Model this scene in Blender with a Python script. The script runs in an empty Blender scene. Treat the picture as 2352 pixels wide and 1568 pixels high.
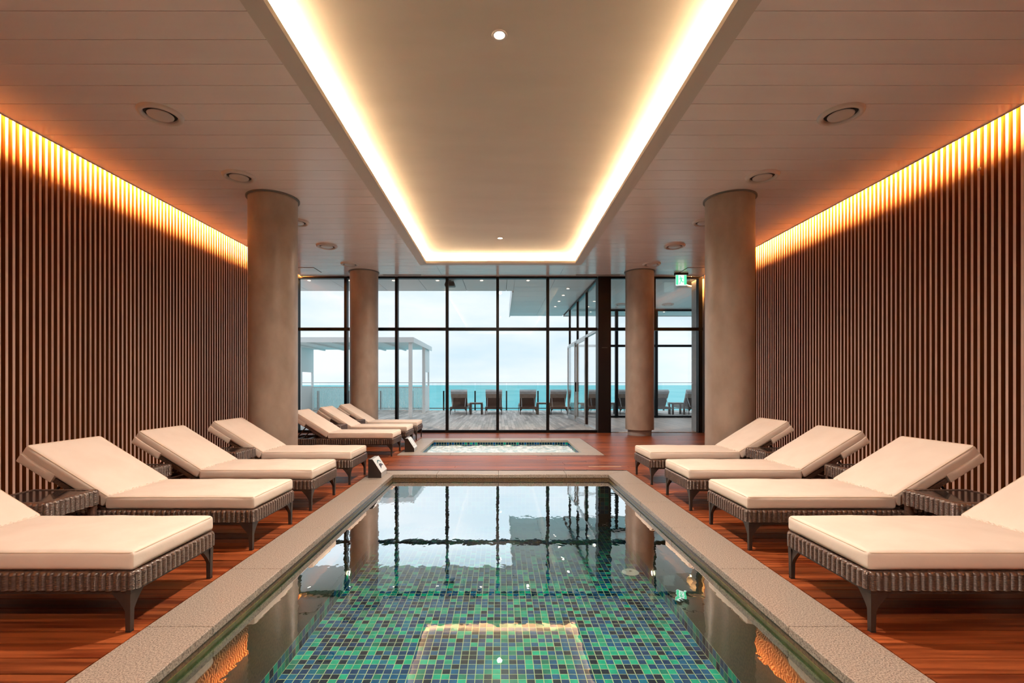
import bpy, bmesh, math, random
from mathutils import Vector, Matrix, noise as mnoise
random.seed(7)
PI = math.pi
scene = bpy.context.scene
COL = scene.collection

# ------------------------------------------------------------------ camera
# photo frame 2352 x 1568; f = 1100 px, vanishing point of the room at (1150, 881)
F, CX, CY, EYE = 1100.0, 1150.0, 881.0, 1.2
cam_data = bpy.data.cameras.new('camera')
cam = bpy.data.objects.new('camera', cam_data)
COL.objects.link(cam)
cam.location = (0, 0, EYE)
cam.rotation_euler = (PI / 2, 0, 0)
cam_data.sensor_fit = 'HORIZONTAL'
cam_data.sensor_width = 36
cam_data.lens = 36 * F / 2352
cam_data.shift_x = (1176 - CX) / 2352
cam_data.shift_y = (CY - 784) / 2352
cam_data.clip_start = 0.05
cam_data.clip_end = 20000
scene.camera = cam

# ------------------------------------------------------------------ exposure
scene.view_settings.view_transform = 'Standard'
scene.view_settings.look = 'None'
scene.view_settings.exposure = 0.45
scene.view_settings.gamma = 1.0
scene.view_settings.use_curve_mapping = False
scene.cycles.use_denoising = True
scene.cycles.max_bounces = 10
scene.cycles.diffuse_bounces = 5
scene.cycles.transparent_max_bounces = 24
scene.cycles.sample_clamp_indirect = 6.0
scene.cycles.caustics_reflective = False
scene.cycles.caustics_refractive = False

# light levels
SKY_STRENGTH = 0.93
TRAY_LED = 155.0
WALL_LED = 1850.0
DOWNLIGHT_W = 640.0

# ------------------------------------------------------------------ sky
world = bpy.data.worlds.new('overcast_sky')
scene.world = world
world.use_nodes = True
nt = world.node_tree
nt.nodes.clear()
_o = nt.nodes.new('ShaderNodeOutputWorld')
_b = nt.nodes.new('ShaderNodeBackground')
_tc = nt.nodes.new('ShaderNodeTexCoord')
_mp = nt.nodes.new('ShaderNodeMapping')
_mp.inputs['Scale'].default_value = (1.6, 1.6, 6.0)
_n = nt.nodes.new('ShaderNodeTexNoise')
_n.inputs['Scale'].default_value = 1.7
_n.inputs['Detail'].default_value = 6
_n.inputs['Roughness'].default_value = 0.55
_r = nt.nodes.new('ShaderNodeValToRGB')
_r.color_ramp.elements[0].position = 0.34
_r.color_ramp.elements[0].color = (0.60, 0.75, 0.84, 1)
_r.color_ramp.elements[1].position = 0.66
_r.color_ramp.elements[1].color = (0.845, 0.88, 0.915, 1)
nt.links.new(_tc.outputs['Generated'], _mp.inputs['Vector'])
nt.links.new(_mp.outputs['Vector'], _n.inputs['Vector'])
nt.links.new(_n.outputs['Fac'], _r.inputs['Fac'])
nt.links.new(_r.outputs['Color'], _b.inputs['Color'])
_b.inputs['Strength'].default_value = SKY_STRENGTH
nt.links.new(_b.outputs['Background'], _o.inputs['Surface'])

# ------------------------------------------------------------------ materials
MATS = {}

def srgb(r, g, b):
    f = lambda c: (c / 255 / 12.92) if c / 255 <= 0.04045 else ((c / 255 + 0.055) / 1.055) ** 2.4
    return (f(r), f(g), f(b))

def mat(name, color, rough=0.5, metal=0.0, spec=0.5, color2=None, scale=(8, 8, 8), detail=5, ramp=(0.35, 0.65),
        per_object=0.0, per_island=0.0, bump=0.0, bump_scale=None, rough_var=0.0):
    """principled material; colour varies between color and color2 by noise in world space"""
    m = bpy.data.materials.new(name)
    m.use_nodes = True
    t = m.node_tree
    t.nodes.clear()
    L = t.links.new
    out = t.nodes.new('ShaderNodeOutputMaterial')
    p = t.nodes.new('ShaderNodeBsdfPrincipled')
    L(p.outputs['BSDF'], out.inputs['Surface'])
    p.inputs['Roughness'].default_value = rough
    p.inputs['Metallic'].default_value = metal
    p.inputs['Specular IOR Level'].default_value = spec
    p.inputs['Base Color'].default_value = (*color, 1)
    sock = None
    geo = t.nodes.new('ShaderNodeNewGeometry')
    def noise_at(sc, det):
        mp = t.nodes.new('ShaderNodeMapping')
        mp.inputs['Scale'].default_value = sc
        L(geo.outputs['Position'], mp.inputs['Vector'])
        n = t.nodes.new('ShaderNodeTexNoise')
        n.inputs['Scale'].default_value = 1.0
        n.inputs['Detail'].default_value = det
        L(mp.outputs['Vector'], n.inputs['Vector'])
        return n, mp
    if color2 is not None:
        n, mp = noise_at(scale, detail)
        if per_object:
            oi = t.nodes.new('ShaderNodeObjectInfo')
            ml = t.nodes.new('ShaderNodeMath'); ml.operation = 'MULTIPLY'
            ml.inputs[1].default_value = 37.0
            L(oi.outputs['Random'], ml.inputs[0])
            cb = t.nodes.new('ShaderNodeCombineXYZ')
            for k in 'XYZ':
                L(ml.outputs[0], cb.inputs[k])
            L(cb.outputs[0], mp.inputs['Location'])
        r = t.nodes.new('ShaderNodeValToRGB')
        r.color_ramp.elements[0].position = ramp[0]
        r.color_ramp.elements[0].color = (*color, 1)
        r.color_ramp.elements[1].position = ramp[1]
        r.color_ramp.elements[1].color = (*color2, 1)
        L(n.outputs['Fac'], r.inputs['Fac'])
        sock = r.outputs['Color']
        if rough_var:
            mr = t.nodes.new('ShaderNodeMapRange')
            mr.inputs['To Min'].default_value = rough - rough_var
            mr.inputs['To Max'].default_value = rough + rough_var
            L(n.outputs['Fac'], mr.inputs['Value'])
            L(mr.outputs['Result'], p.inputs['Roughness'])
    for amount, src in ((per_object, 'obj'), (per_island, 'isl')):
        if not amount:
            continue
        if src == 'obj':
            nd = t.nodes.new('ShaderNodeObjectInfo'); rs = nd.outputs['Random']
        else:
            rs = geo.outputs['Random Per Island']
        mr = t.nodes.new('ShaderNodeMapRange')
        mr.inputs['To Min'].default_value = 1 - amount
        mr.inputs['To Max'].default_value = 1 + amount
        L(rs, mr.inputs['Value'])
        hs = t.nodes.new('ShaderNodeHueSaturation')
        L(mr.outputs['Result'], hs.inputs['Value'])
        if sock is None:
            hs.inputs['Color'].default_value = (*color, 1)
        else:
            L(sock, hs.inputs['Color'])
        sock = hs.outputs['Color']
    if sock is not None:
        L(sock, p.inputs['Base Color'])
    if bump:
        n2, _ = noise_at(bump_scale or scale, 4)
        b = t.nodes.new('ShaderNodeBump')
        b.inputs['Strength'].default_value = 1.0
        b.inputs['Distance'].default_value = bump
        L(n2.outputs['Fac'], b.inputs['Height'])
        L(b.outputs['Normal'], p.inputs['Normal'])
    MATS[name] = m
    return m

def emit(name, color, strength):
    m = bpy.data.materials.new(name)
    m.use_nodes = True
    t = m.node_tree
    t.nodes.clear()
    out = t.nodes.new('ShaderNodeOutputMaterial')
    e = t.nodes.new('ShaderNodeEmission')
    e.inputs['Color'].default_value = (*color, 1)
    e.inputs['Strength'].default_value = strength
    t.links.new(e.outputs[0], out.inputs['Surface'])
    MATS[name] = m
    return m

def clear_sheet(name, tint, f0, rough=0.0, bump=None, gloss=(1, 1, 1), power=5.0, gain=1.0):
    """clear glass or water: see-through, mirror share grows towards grazing angles (Schlick)"""
    m = bpy.data.materials.new(name)
    m.use_nodes = True
    t = m.node_tree
    t.nodes.clear()
    L = t.links.new
    out = t.nodes.new('ShaderNodeOutputMaterial')
    tr = t.nodes.new('ShaderNodeBsdfTransparent'); tr.inputs['Color'].default_value = (*tint, 1)
    gl = t.nodes.new('ShaderNodeBsdfGlossy'); gl.inputs['Roughness'].default_value = rough
    gl.inputs['Color'].default_value = (*gloss, 1)
    mx = t.nodes.new('ShaderNodeMixShader')
    lw = t.nodes.new('ShaderNodeLayerWeight'); lw.inputs['Blend'].default_value = 0.5
    pw = t.nodes.new('ShaderNodeMath'); pw.operation = 'POWER'; pw.inputs[1].default_value = power
    ma = t.nodes.new('ShaderNodeMath'); ma.operation = 'MULTIPLY_ADD'
    ma.inputs[1].default_value = (1 - f0) * gain; ma.inputs[2].default_value = f0
    ma.use_clamp = True
    mn = t.nodes.new('ShaderNodeMath'); mn.operation = 'MINIMUM'; mn.inputs[1].default_value = 0.92
    L(lw.outputs['Facing'], pw.inputs[0]); L(pw.outputs[0], ma.inputs[0]); L(ma.outputs[0], mn.inputs[0]); L(mn.outputs[0], mx.inputs['Fac'])
    L(tr.outputs[0], mx.inputs[1]); L(gl.outputs[0], mx.inputs[2]); L(mx.outputs[0], out.inputs['Surface'])
    if bump:
        geo = t.nodes.new('ShaderNodeNewGeometry')
        prev = None
        for sc, dist in bump:
            mp = t.nodes.new('ShaderNodeMapping'); mp.inputs['Scale'].default_value = sc
            L(geo.outputs['Position'], mp.inputs['Vector'])
            n = t.nodes.new('ShaderNodeTexNoise'); n.inputs['Scale'].default_value = 1.0
            n.inputs['Detail'].default_value = 2.0
            L(mp.outputs['Vector'], n.inputs['Vector'])
            b = t.nodes.new('ShaderNodeBump'); b.inputs['Distance'].default_value = dist
            L(n.outputs['Fac'], b.inputs['Height'])
            if prev:
                L(prev, b.inputs['Normal'])
            prev = b.outputs['Normal']
        L(prev, gl.inputs['Normal'])
    MATS[name] = m
    return m

M_PLANK = mat('deck_wood', (0.115, 0.021, 0.006), 0.36, color2=(0.35, 0.092, 0.027), scale=(1.3, 26, 26), detail=6,
              per_object=0.30, bump=0.0006, bump_scale=(3, 90, 90), rough_var=0.1)
M_PLANKPALE = mat('pale_deck_wood', (0.5, 0.33, 0.22), 0.45, color2=(0.6, 0.42, 0.3), scale=(2, 40, 40))
M_SUB = mat('deck_underlay', (0.02, 0.012, 0.008), 0.9)
M_CEIL = mat('ceiling_paint', (0.88, 0.815, 0.80), 0.20, spec=1.0, color2=(0.91, 0.85, 0.835), scale=(0.7, 6, 6), per_object=0.03,
             bump=0.0012, bump_scale=(1.2, 2.6, 2.6))
M_CEILDARK = mat('ceiling_void', (0.10, 0.08, 0.07), 0.9)
M_TRAY = mat('tray_plaster', (0.66, 0.58, 0.50), 0.55, spec=0.3, color2=(0.70, 0.62, 0.54), scale=(0.8, 2.4, 2))
M_TRIM = mat('tray_border_paint', (0.60, 0.55, 0.50), 0.5, spec=0.4)
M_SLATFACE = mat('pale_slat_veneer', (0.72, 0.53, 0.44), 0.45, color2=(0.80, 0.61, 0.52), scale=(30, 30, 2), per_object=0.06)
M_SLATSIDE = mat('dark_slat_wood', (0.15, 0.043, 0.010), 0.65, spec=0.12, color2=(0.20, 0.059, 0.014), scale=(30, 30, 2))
M_WALLBACK = mat('dark_wall_board', (0.15, 0.043, 0.010), 0.7, spec=0.12)
M_REARWALL = mat('rear_wall_paint', (0.42, 0.28, 0.2), 0.7)
M_GRANITE = mat('granite', (0.15, 0.125, 0.105), 0.38, color2=(0.46, 0.395, 0.34), scale=(150, 150, 150), detail=4, ramp=(0.36, 0.60),
                bump=0.0004, bump_scale=(90, 90, 90))
M_GRANITEWET = mat('wet_granite', (0.06, 0.036, 0.018), 0.3, color2=(0.16, 0.10, 0.055), scale=(70, 70, 70), detail=4, ramp=(0.36, 0.6))
M_MOSS = mat('waterline_stain', (0.10, 0.10, 0.02), 0.5, color2=(0.19, 0.18, 0.05), scale=(25, 25, 25))
M_GROUT = mat('tile_grout', (0.46, 0.54, 0.33), 0.7)
TILE_COLS = [srgb(0, 164, 142), srgb(0, 122, 112), srgb(0, 86, 140), srgb(0, 60, 112), srgb(0, 36, 60), srgb(0, 108, 146)]
TILE_W = [4, 2, 4, 5, 4, 1]
M_TILES = [mat('glass_tile_%s' % n, c, 0.25, spec=0.08, color2=tuple(x * 1.35 for x in c), scale=(14, 14, 14), detail=2)
           for n, c in zip(('emerald', 'green', 'blue', 'navy', 'black', 'teal'), TILE_COLS)]
M_WATER = clear_sheet('pool_water', (0.80, 0.93, 0.90), 0.03, power=6.0, gain=9.0,
                      bump=[((2.6, 1.6, 1), 0.0006), ((13, 7, 1), 0.0004)])
M_FROTH = mat('bubbling_water', (0.36, 0.56, 0.64), 0.10, spec=0.9, color2=(0.82, 0.93, 0.98), scale=(9, 14, 9), detail=8, ramp=(0.38, 0.62),
              bump=0.03, bump_scale=(10, 12, 10))
M_FABRIC = mat('cream_canvas', (0.76, 0.665, 0.585), 0.8, spec=0.2, color2=(0.80, 0.71, 0.63), scale=(5, 5, 5), bump=0.0025, bump_scale=(9, 9, 9))
M_PIPE = mat('cushion_piping', (0.70, 0.58, 0.46), 0.8, spec=0.2)
M_WICKER = mat('brown_wicker', (0.034, 0.018, 0.013), 0.32, spec=0.7, color2=(0.105, 0.066, 0.053), scale=(60, 60, 190), detail=3)
M_METAL = mat('bronze_metal', (0.034, 0.028, 0.026), 0.36, metal=0.2)
M_FOOT = mat('rubber', (0.01, 0.01, 0.01), 0.7)
M_TABLEGLASS = mat('smoked_glass', (0.03, 0.022, 0.02), 0.06, spec=0.7)
M_COLUMN = mat('column_plaster', (0.29, 0.245, 0.21), 0.42, spec=0.5, color2=(0.36, 0.31, 0.27), scale=(5, 5, 3), detail=7, bump=0.001, bump_scale=(30, 30, 30))
M_PLINTH = mat('column_plinth', (0.26, 0.25, 0.25), 0.5)
M_BLACK = mat('black_frame', (0.004, 0.0045, 0.006), 0.4, spec=0.15)
M_ALU = mat('aluminium_frame', (0.55, 0.57, 0.58), 0.35, metal=0.5)
M_GLASS = clear_sheet('window_glass', (0.985, 0.995, 0.995), 0.03)
M_RAILGLASS = clear_sheet('railing_glass', (0.94, 0.985, 0.985), 0.04)
M_SOFFIT = mat('soffit_panel', (0.80, 0.80, 0.80), 0.4, per_object=0.05, color2=(0.84, 0.84, 0.84), scale=(1, 1, 1))
M_CONCRETE = mat('roof_slab', (0.4, 0.4, 0.4), 0.8)
M_STONE = mat('grey_stone', (0.42, 0.43, 0.43), 0.6, color2=(0.52, 0.53, 0.53), scale=(4, 4, 4), per_object=0.06)
M_TERRACE = mat('weathered_deck', (0.52, 0.46, 0.42), 0.5, color2=(0.68, 0.63, 0.60), scale=(40, 3, 40), per_island=0.32)
M_ANNEXDECK = mat('annex_deck', (0.62, 0.50, 0.43), 0.4, color2=(0.70, 0.58, 0.51), scale=(40, 3, 40), per_island=0.12)
M_WHITE = mat('white_paint', (0.86, 0.87, 0.87), 0.5)
M_VENT = mat('vent_white', (0.62, 0.575, 0.545), 0.35)
M_DARK = mat('dark_gap', (0.02, 0.02, 0.02), 0.6)
M_SEA = mat('sea', (0.15, 0.62, 0.68), 0.75, spec=0.2, color2=(0.26, 0.72, 0.76), scale=(0.012, 0.004, 1), detail=8)
M_GREY = mat('speaker_grey', (0.16, 0.17, 0.17), 0.5)
M_SIGNBODY = mat('dark_sign_body', (0.018, 0.013, 0.012), 0.4)
M_SIGNFACE = mat('sign_face', (0.72, 0.76, 0.77), 0.3)
M_INKTEAL = mat('sign_ink_teal', (0.05, 0.16, 0.18), 0.4)
M_INKDARK = mat('sign_ink_plum', (0.05, 0.03, 0.05), 0.4)
M_OUTFAB = mat('taupe_canvas', (0.30, 0.25, 0.21), 0.8, color2=(0.36, 0.31, 0.27), scale=(9, 9, 9))
M_TOWEL = mat('grey_towel', (0.44, 0.46, 0.48), 0.9, color2=(0.58, 0.6, 0.61), scale=(7, 7, 14))
M_LEDTRAY = emit('tray_led', (1.0, 0.70, 0.40), TRAY_LED)
M_LEDWALL = emit('wall_led', (1.0, 0.44, 0.10), WALL_LED)
M_LAMP = emit('lamp_lens', (1.0, 0.86, 0.62), 14.0)
M_LAMPOUT = emit('soffit_lamp_lens', (1.0, 0.9, 0.72), 9.0)
M_POOLLAMP = emit('pool_lamp_lens', (1.0, 0.85, 0.5), 40.0)
M_EXITWHITE = emit('exit_white', (0.80, 1.0, 0.88), 1.05)
M_EXITGREEN = emit('exit_green', (0.10, 0.78, 0.38), 1.0)

# ------------------------------------------------------------------ helpers
class MB:
    """collects faces; build() links them as one mesh object"""
    def __init__(self):
        self.v, self.f, self.mi = [], [], []
    def add(self, verts, faces, mi=0):
        o = len(self.v)
        self.v += [tuple(p) for p in verts]
        self.f += [tuple(i + o for i in q) for q in faces]
        self.mi += [mi] * len(faces)
        return self
    def box(self, x0, x1, y0, y1, z0, z1, mi=0):
        vs = [(x, y, z) for x in (x0, x1) for y in (y0, y1) for z in (z0, z1)]
        return self.add(vs, [(0, 1, 3, 2), (4, 6, 7, 5), (0, 4, 5, 1), (2, 3, 7, 6), (0, 2, 6, 4), (1, 5, 7, 3)], mi)
    def prism(self, pts, a0, a1, axis='y', mi=0):
        """polygon given in the two other axes, extruded along axis"""
        n = len(pts)
        def P(p, a):
            return {'x': (a, p[0], p[1]), 'y': (p[0], a, p[1]), 'z': (p[0], p[1], a)}[axis]
        vs = [P(p, a0) for p in pts] + [P(p, a1) for p in pts]
        fs = [tuple(range(n)), tuple(range(2 * n - 1, n - 1, -1))]
        fs += [(i, i + n, (i + 1) % n + n, (i + 1) % n) for i in range(n)]
        return self.add(vs, fs, mi)
    def lathe(self, prof, n=48, cx=0, cy=0, mi=0, close=False):
        """profile [(r, z)] turned round the z axis"""
        vs, fs = [], []
        for r, z in prof:
            for k in range(n):
                a = 2 * PI * k / n
                vs.append((cx + r * math.cos(a), cy + r * math.sin(a), z))
        for i in range(len(prof) - 1):
            for k in range(n):
                k2 = (k + 1) % n
                fs.append((i * n + k, i * n + k2, (i + 1) * n + k2, (i + 1) * n + k))
        if close:
            fs.append(tuple(range(n - 1, -1, -1)))
            fs.append(tuple((len(prof) - 1) * n + k for k in range(n)))
        return self.add(vs, fs, mi)
    def tube(self, pts, r, n=6, closed=False, mi=0):
        pts = [Vector(p) for p in pts]
        m = len(pts)
        vs, fs = [], []
        for i, p in enumerate(pts):
            a = pts[(i - 1) % m] if (closed or i > 0) else p
            b = pts[(i + 1) % m] if (closed or i < m - 1) else p
            t = (b - a).normalized()
            up = Vector((0, 0, 1)) if abs(t.z) < 0.9 else Vector((1, 0, 0))
            s = t.cross(up).normalized()
            u = s.cross(t)
            for k in range(n):
                q = 2 * PI * k / n
                vs.append(p + r * (math.cos(q) * s + math.sin(q) * u))
        for i in range(m if closed else m - 1):
            j = (i + 1) % m
            for k in range(n):
                k2 = (k + 1) % n
                fs.append((i * n + k, i * n + k2, j * n + k2, j * n + k))
        if not closed:
            fs.append(tuple(range(n)))
            fs.append(tuple((m - 1) * n + k for k in range(n - 1, -1, -1)))
        return self.add(vs, fs, mi)
    def mesh(self, name, mats, smooth=False):
        me = bpy.data.meshes.new(name)
        me.from_pydata(self.v, [], self.f)
        for m in (mats if isinstance(mats, (list, tuple)) else [mats]):
            me.materials.append(m)
        me.polygons.foreach_set('material_index', self.mi)
        bm = bmesh.new()
        bm.from_mesh(me)
        bmesh.ops.recalc_face_normals(bm, faces=bm.faces)
        bm.to_mesh(me)
        bm.free()
        if smooth:
            me.polygons.foreach_set('use_smooth', [True] * len(me.polygons))
            try:
                me.set_sharp_from_angle(angle=math.radians(40))
            except Exception:
                pass
        me.update()
        return me
    def build(self, name, mats, parent=None, smooth=False, loc=None):
        return link(name, self.mesh(name, mats, smooth), parent, loc)

def link(name, me, parent=None, loc=None, scale=None, rot=None):
    o = bpy.data.objects.new(name, me)
    COL.objects.link(o)
    if parent is not None:
        o.parent = parent
    if loc is not None:
        o.location = loc
    if scale is not None:
        o.scale = scale
    if rot is not None:
        o.rotation_euler = rot
    return o

def root(name, label, cat, loc=(0, 0, 0), rz=0.0, group=None):
    o = bpy.data.objects.new(name, None)
    COL.objects.link(o)
    o.empty_display_size = 0.1
    o.location = loc
    o.rotation_euler = (0, 0, rz)
    return tag(o, label, cat, group)

def tag(o, label=None, cat=None, group=None, kind=None):
    if label: o['label'] = label
    if cat: o['category'] = cat
    if group: o['group'] = group
    if kind: o['kind'] = kind
    return o

def structure(name, mb=None, mats=None, smooth=False, label=None):
    if mb is None:
        o = bpy.data.objects.new(name, None)
        COL.objects.link(o)
        o.empty_display_size = 0.1
    else:
        o = mb.build(name, mats, None, smooth)
    o['kind'] = 'structure'
    if label: o['label'] = label
    return o

def copy_tree(o, parent=None):
    c = o.copy()
    COL.objects.link(c)
    c.parent = parent
    for ch in list(o.children):
        copy_tree(ch, c)
    return c

def unit_box(name, m):
    return MB().box(-0.5, 0.5, -0.5, 0.5, -0.5, 0.5).mesh(name, m)

def place(name, me, x0, x1, y0, y1, z0, z1, parent):
    return link(name, me, parent, ((x0 + x1) / 2, (y0 + y1) / 2, (z0 + z1) / 2), (x1 - x0, y1 - y0, z1 - z0))

def bevel_box_mesh(name, sx, sy, sz, b, m, seg=2):
    bm = bmesh.new()
    bmesh.ops.create_cube(bm, size=1.0)
    bmesh.ops.scale(bm, vec=(sx, sy, sz), verts=bm.verts)
    bmesh.ops.bevel(bm, geom=list(bm.edges), offset=b, segments=seg, affect='EDGES', profile=0.5)
    me = bpy.data.meshes.new(name)
    bm.to_mesh(me)
    bm.free()
    me.materials.append(m)
    return me

# ------------------------------------------------------------------ room dimensions
CEIL = 3.826
GLZ = 11.72                      # inner face of the big glazing
WL, WR = -4.95, 5.0              # front plane of the slats
CL, CR = -4.85, 4.90             # ceiling edges along the walls
TRX = 1.785                      # tray border, outer
TRI = 1.622                      # tray border, inner
TRY0, TRY1 = -2.2, 10.58
COPX, COPI = 1.75, 1.423         # pool coping
PY1o, PY1i = 6.67, 6.335
PY0i = -0.6
TY0o, TY0i, TY1i, TY1o = 8.06, 8.37, 10.2, 10.56
ZW = -0.078                      # pool water level
ZF = -0.69                       # pool floor
ZB = -0.575                      # top of tile band on the pool sides
BACK = -4.0

# ------------------------------------------------------------------ floor
mb = MB()
mb.box(-5.1, -COPX, BACK, 11.9, -0.12, -0.03)
mb.box(COPX, 5.15, BACK, 11.9, -0.12, -0.03)
mb.box(-COPX, COPX, PY1o, TY0o, -0.12, -0.03)
mb.box(-COPX, COPX, TY1o, 11.9, -0.12, -0.03)
mb.box(-COPX, COPX, BACK, -1.0, -0.12, -0.03)
floor = structure('floor', mb, M_SUB, label='red-brown hardwood plank deck around the pools')
me_plank = unit_box('deck_plank', M_PLANK)
P, GAP = 0.1150, 0.007
rng = random.Random(3)
nrow = int((11.72 - 1.40) / P)
Pw = (11.72 - 1.40) / nrow
for k in range(nrow):
    y0, y1 = 1.40 + k * Pw + GAP / 2, 1.40 + (k + 1) * Pw - GAP / 2
    yc = (y0 + y1) / 2
    if y1 < PY1o + 0.01 or TY0o - 0.03 < yc < TY1o + 0.03:
        spans = [[-4.96, -COPX - 0.004], [COPX + 0.004, 5.01]]
    else:
        spans = [[-4.96, 5.01]]
    for a, b in spans:
        cuts = [a]
        if b - a > 6:
            j = rng.uniform(-2.2, -0.6)
            cuts += [j, j + rng.uniform(2.2, 3.4)]
        elif rng.random() < 0.45:
            cuts.append(rng.uniform(a + 0.7, b - 0.7))
        cuts.append(b)
        for c, d in zip(cuts[:-1], cuts[1:]):
            place('plank', me_plank, c + (0.002 if c > a else 0), d - (0.002 if d < b else 0), y0, y1, -0.03, 0.0, floor)
# boards behind the camera, out of the frame, joined
mb = MB()
yy = BACK
while yy < 1.39:
    for a, b in ((-4.96, -COPX - 0.004), (COPX + 0.004, 5.01)):
        mb.box(a, b, yy + GAP / 2, min(yy + Pw, 1.40) - GAP / 2, -0.03, 0.0)
    if yy < -1.1:
        mb.box(-COPX, COPX, yy + GAP / 2, yy + Pw - GAP / 2, -0.03, 0.0)
    yy += Pw
tag(mb.build('planks_near', M_PLANK, floor), kind='stuff').name = 'plank_run'
place('plank_pale', unit_box('pale_plank', M_PLANKPALE), 1.27, 1.74, 6.90, 6.94, 0.0, 0.004, floor).name = 'pale_inlay_strip'

# ------------------------------------------------------------------ walls with slats
SP, SWD, SDP = 0.0700, 0.0270, 0.080
def slat_wall(name, xf, sgn, label):
    """xf: front plane of the slats, sgn: direction out of the room"""
    mb = MB()
    xb = xf + sgn * SDP
    mb.box(min(xb, xb + sgn * 0.15), max(xb, xb + sgn * 0.15), BACK, 11.95, -0.03, 4.6)
    w = structure(name, mb, M_WALLBACK, label=label)
    m = MB()
    x0, x1 = min(xf, xb), max(xf, xb)
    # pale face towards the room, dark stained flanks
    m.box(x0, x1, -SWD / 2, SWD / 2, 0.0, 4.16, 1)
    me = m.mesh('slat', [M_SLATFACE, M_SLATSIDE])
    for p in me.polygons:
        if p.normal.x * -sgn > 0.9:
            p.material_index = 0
    y = 2.0
    while y < 11.70:
        link('slat', me, w, (0, y, 0))
        y += SP
    # behind the camera
    m = MB()
    y = 2.0 - SP
    while y > BACK + 0.05:
        m.box(x0, x1, y - SWD / 2, y + SWD / 2, 0.0, 4.16, 0)
        y -= SP
    tag(m.build('slat_run', [M_SLATFACE], w), kind='stuff')
    return w
wall_left = slat_wall('wall_left', WL, -1, 'left wall of pale vertical wood slats over dark board')
wall_right = slat_wall('wall_right', WR, 1, 'right wall of pale vertical wood slats over dark board')
structure('wall_back', MB().box(-5.2, 5.25, BACK - 0.15, BACK, -0.03, 4.6), M_REARWALL)
tag(place('wall_clip', unit_box('wall_clip', M_WHITE), WR - 0.012, WR, 4.985, 5.015, 3.43, 3.455, None),
    'tiny white plate fixed high on the right slatted wall', 'plate')

# ------------------------------------------------------------------ ceiling
mb = MB()
mb.box(-5.25, 5.3, BACK, 11.9, 4.45, 4.6)                     # slab above everything
ceiling = structure('ceiling', mb, M_CONCRETE, label='white painted plank ceiling with a lit recessed tray')
mb = MB()                                                      # backing boards over the planks
for s, e in ((-1, CL), (1, CR)):
    a, b = sorted((s * 1.86, e - s * 0.095))
    mb.box(a, b, BACK, 11.75, CEIL + 0.03, CEIL + 0.12)
mb.box(-1.86, 1.86, TRY1 + 0.09, 11.75, CEIL + 0.03, CEIL + 0.12)
mb.box(-1.86, 1.86, BACK, TRY0 - 0.09, CEIL + 0.03, CEIL + 0.12)
mb.build('backing_board', M_CEILDARK, ceiling)
mb = MB()                                                      # tray: upper face and cove back walls
ZT = CEIL + 0.155
mb.box(-1.92, 1.92, TRY0 - 0.12, TRY1 + 0.12, ZT, ZT + 0.05)
mb.box(-1.92, -1.86, TRY0 - 0.12, TRY1 + 0.12, CEIL + 0.045, ZT)
mb.box(1.86, 1.92, TRY0 - 0.12, TRY1 + 0.12, CEIL + 0.045, ZT)
mb.box(-1.86, 1.86, TRY1 + 0.07, TRY1 + 0.12, CEIL + 0.045, ZT)
mb.box(-1.86, 1.86, TRY0 - 0.12, TRY0 - 0.07, CEIL + 0.045, ZT)
mb.build('tray_panel', M_TRAY, ceiling)
# planks
me_cp = unit_box('ceiling_plank', M_CEIL)
CPW = 0.2805
y = 4.217 - CPW * 4
while y < 11.70:
    y0, y1 = y + 0.003, min(y + CPW - 0.003, 11.715)
    if y1 - y0 > 0.03:
        if y0 < TRY1:
            for a, b in ((CL, -TRX), (TRX, CR)):
                place('ceiling_plank', me_cp, a, b, y0, y1, CEIL, CEIL + 0.03, ceiling)
            if y1 > TRY1 + 0.02:
                place('ceiling_plank', me_cp, -TRX + 0.002, TRX - 0.002, TRY1 + 0.002, y1, CEIL, CEIL + 0.03, ceiling)
        else:
            for a, b in ((CL, -1.43), (-1.426, 1.426), (1.43, CR)):
                place('ceiling_plank', me_cp, a, b, y0, y1, CEIL, CEIL + 0.03, ceiling)
    y += CPW
mb = MB()
y = 4.217 - CPW * 5
while y > BACK:
    for a, b in ((CL, -TRX), (TRX, CR)):
        mb.box(a, b, y + 0.002, y + CPW - 0.002, CEIL, CEIL + 0.03)
    if y < TRY0 - 0.3:
        mb.box(-TRX, TRX, y + 0.002, y + CPW - 0.002, CEIL, CEIL + 0.03)
    y -= CPW
tag(mb.build('ceiling_plank_run', M_CEIL, ceiling), kind='stuff')
# tray border, mitred
mb = MB()
zb0, zb1 = CEIL - 0.006, CEIL + 0.045
o4 = [(-TRX, TRY0), (TRX, TRY0), (TRX, TRY1), (-TRX, TRY1)]
i4 = [(-TRI, TRY0 + 0.163), (TRI, TRY0 + 0.163), (TRI, TRY1 - 0.163), (-TRI, TRY1 - 0.163)]
for k in range(4):
    j = (k + 1) % 4
    mb.prism([o4[k], o4[j], i4[j], i4[k]], zb0, zb1, 'z')
trim_1 = structure('trim_1', mb, M_TRIM, label='smooth border around the lit ceiling tray')
mb = MB()
zl = CEIL + 0.0455
mb.box(-1.735, -1.695, TRY0 + 0.03, TRY1 - 0.05, zl, zl + 0.004)
mb.box(1.695, 1.735, TRY0 + 0.03, TRY1 - 0.05, zl, zl + 0.004)
mb.box(-1.69, 1.69, TRY1 - 0.09, TRY1 - 0.05, zl, zl + 0.004)
mb.box(-1.69, 1.69, TRY0 + 0.05, TRY0 + 0.09, zl, zl + 0.004)
tag(mb.build('light_strip', M_LEDTRAY, trim_1), 'warm light strip hidden on the tray ledge')
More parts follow.
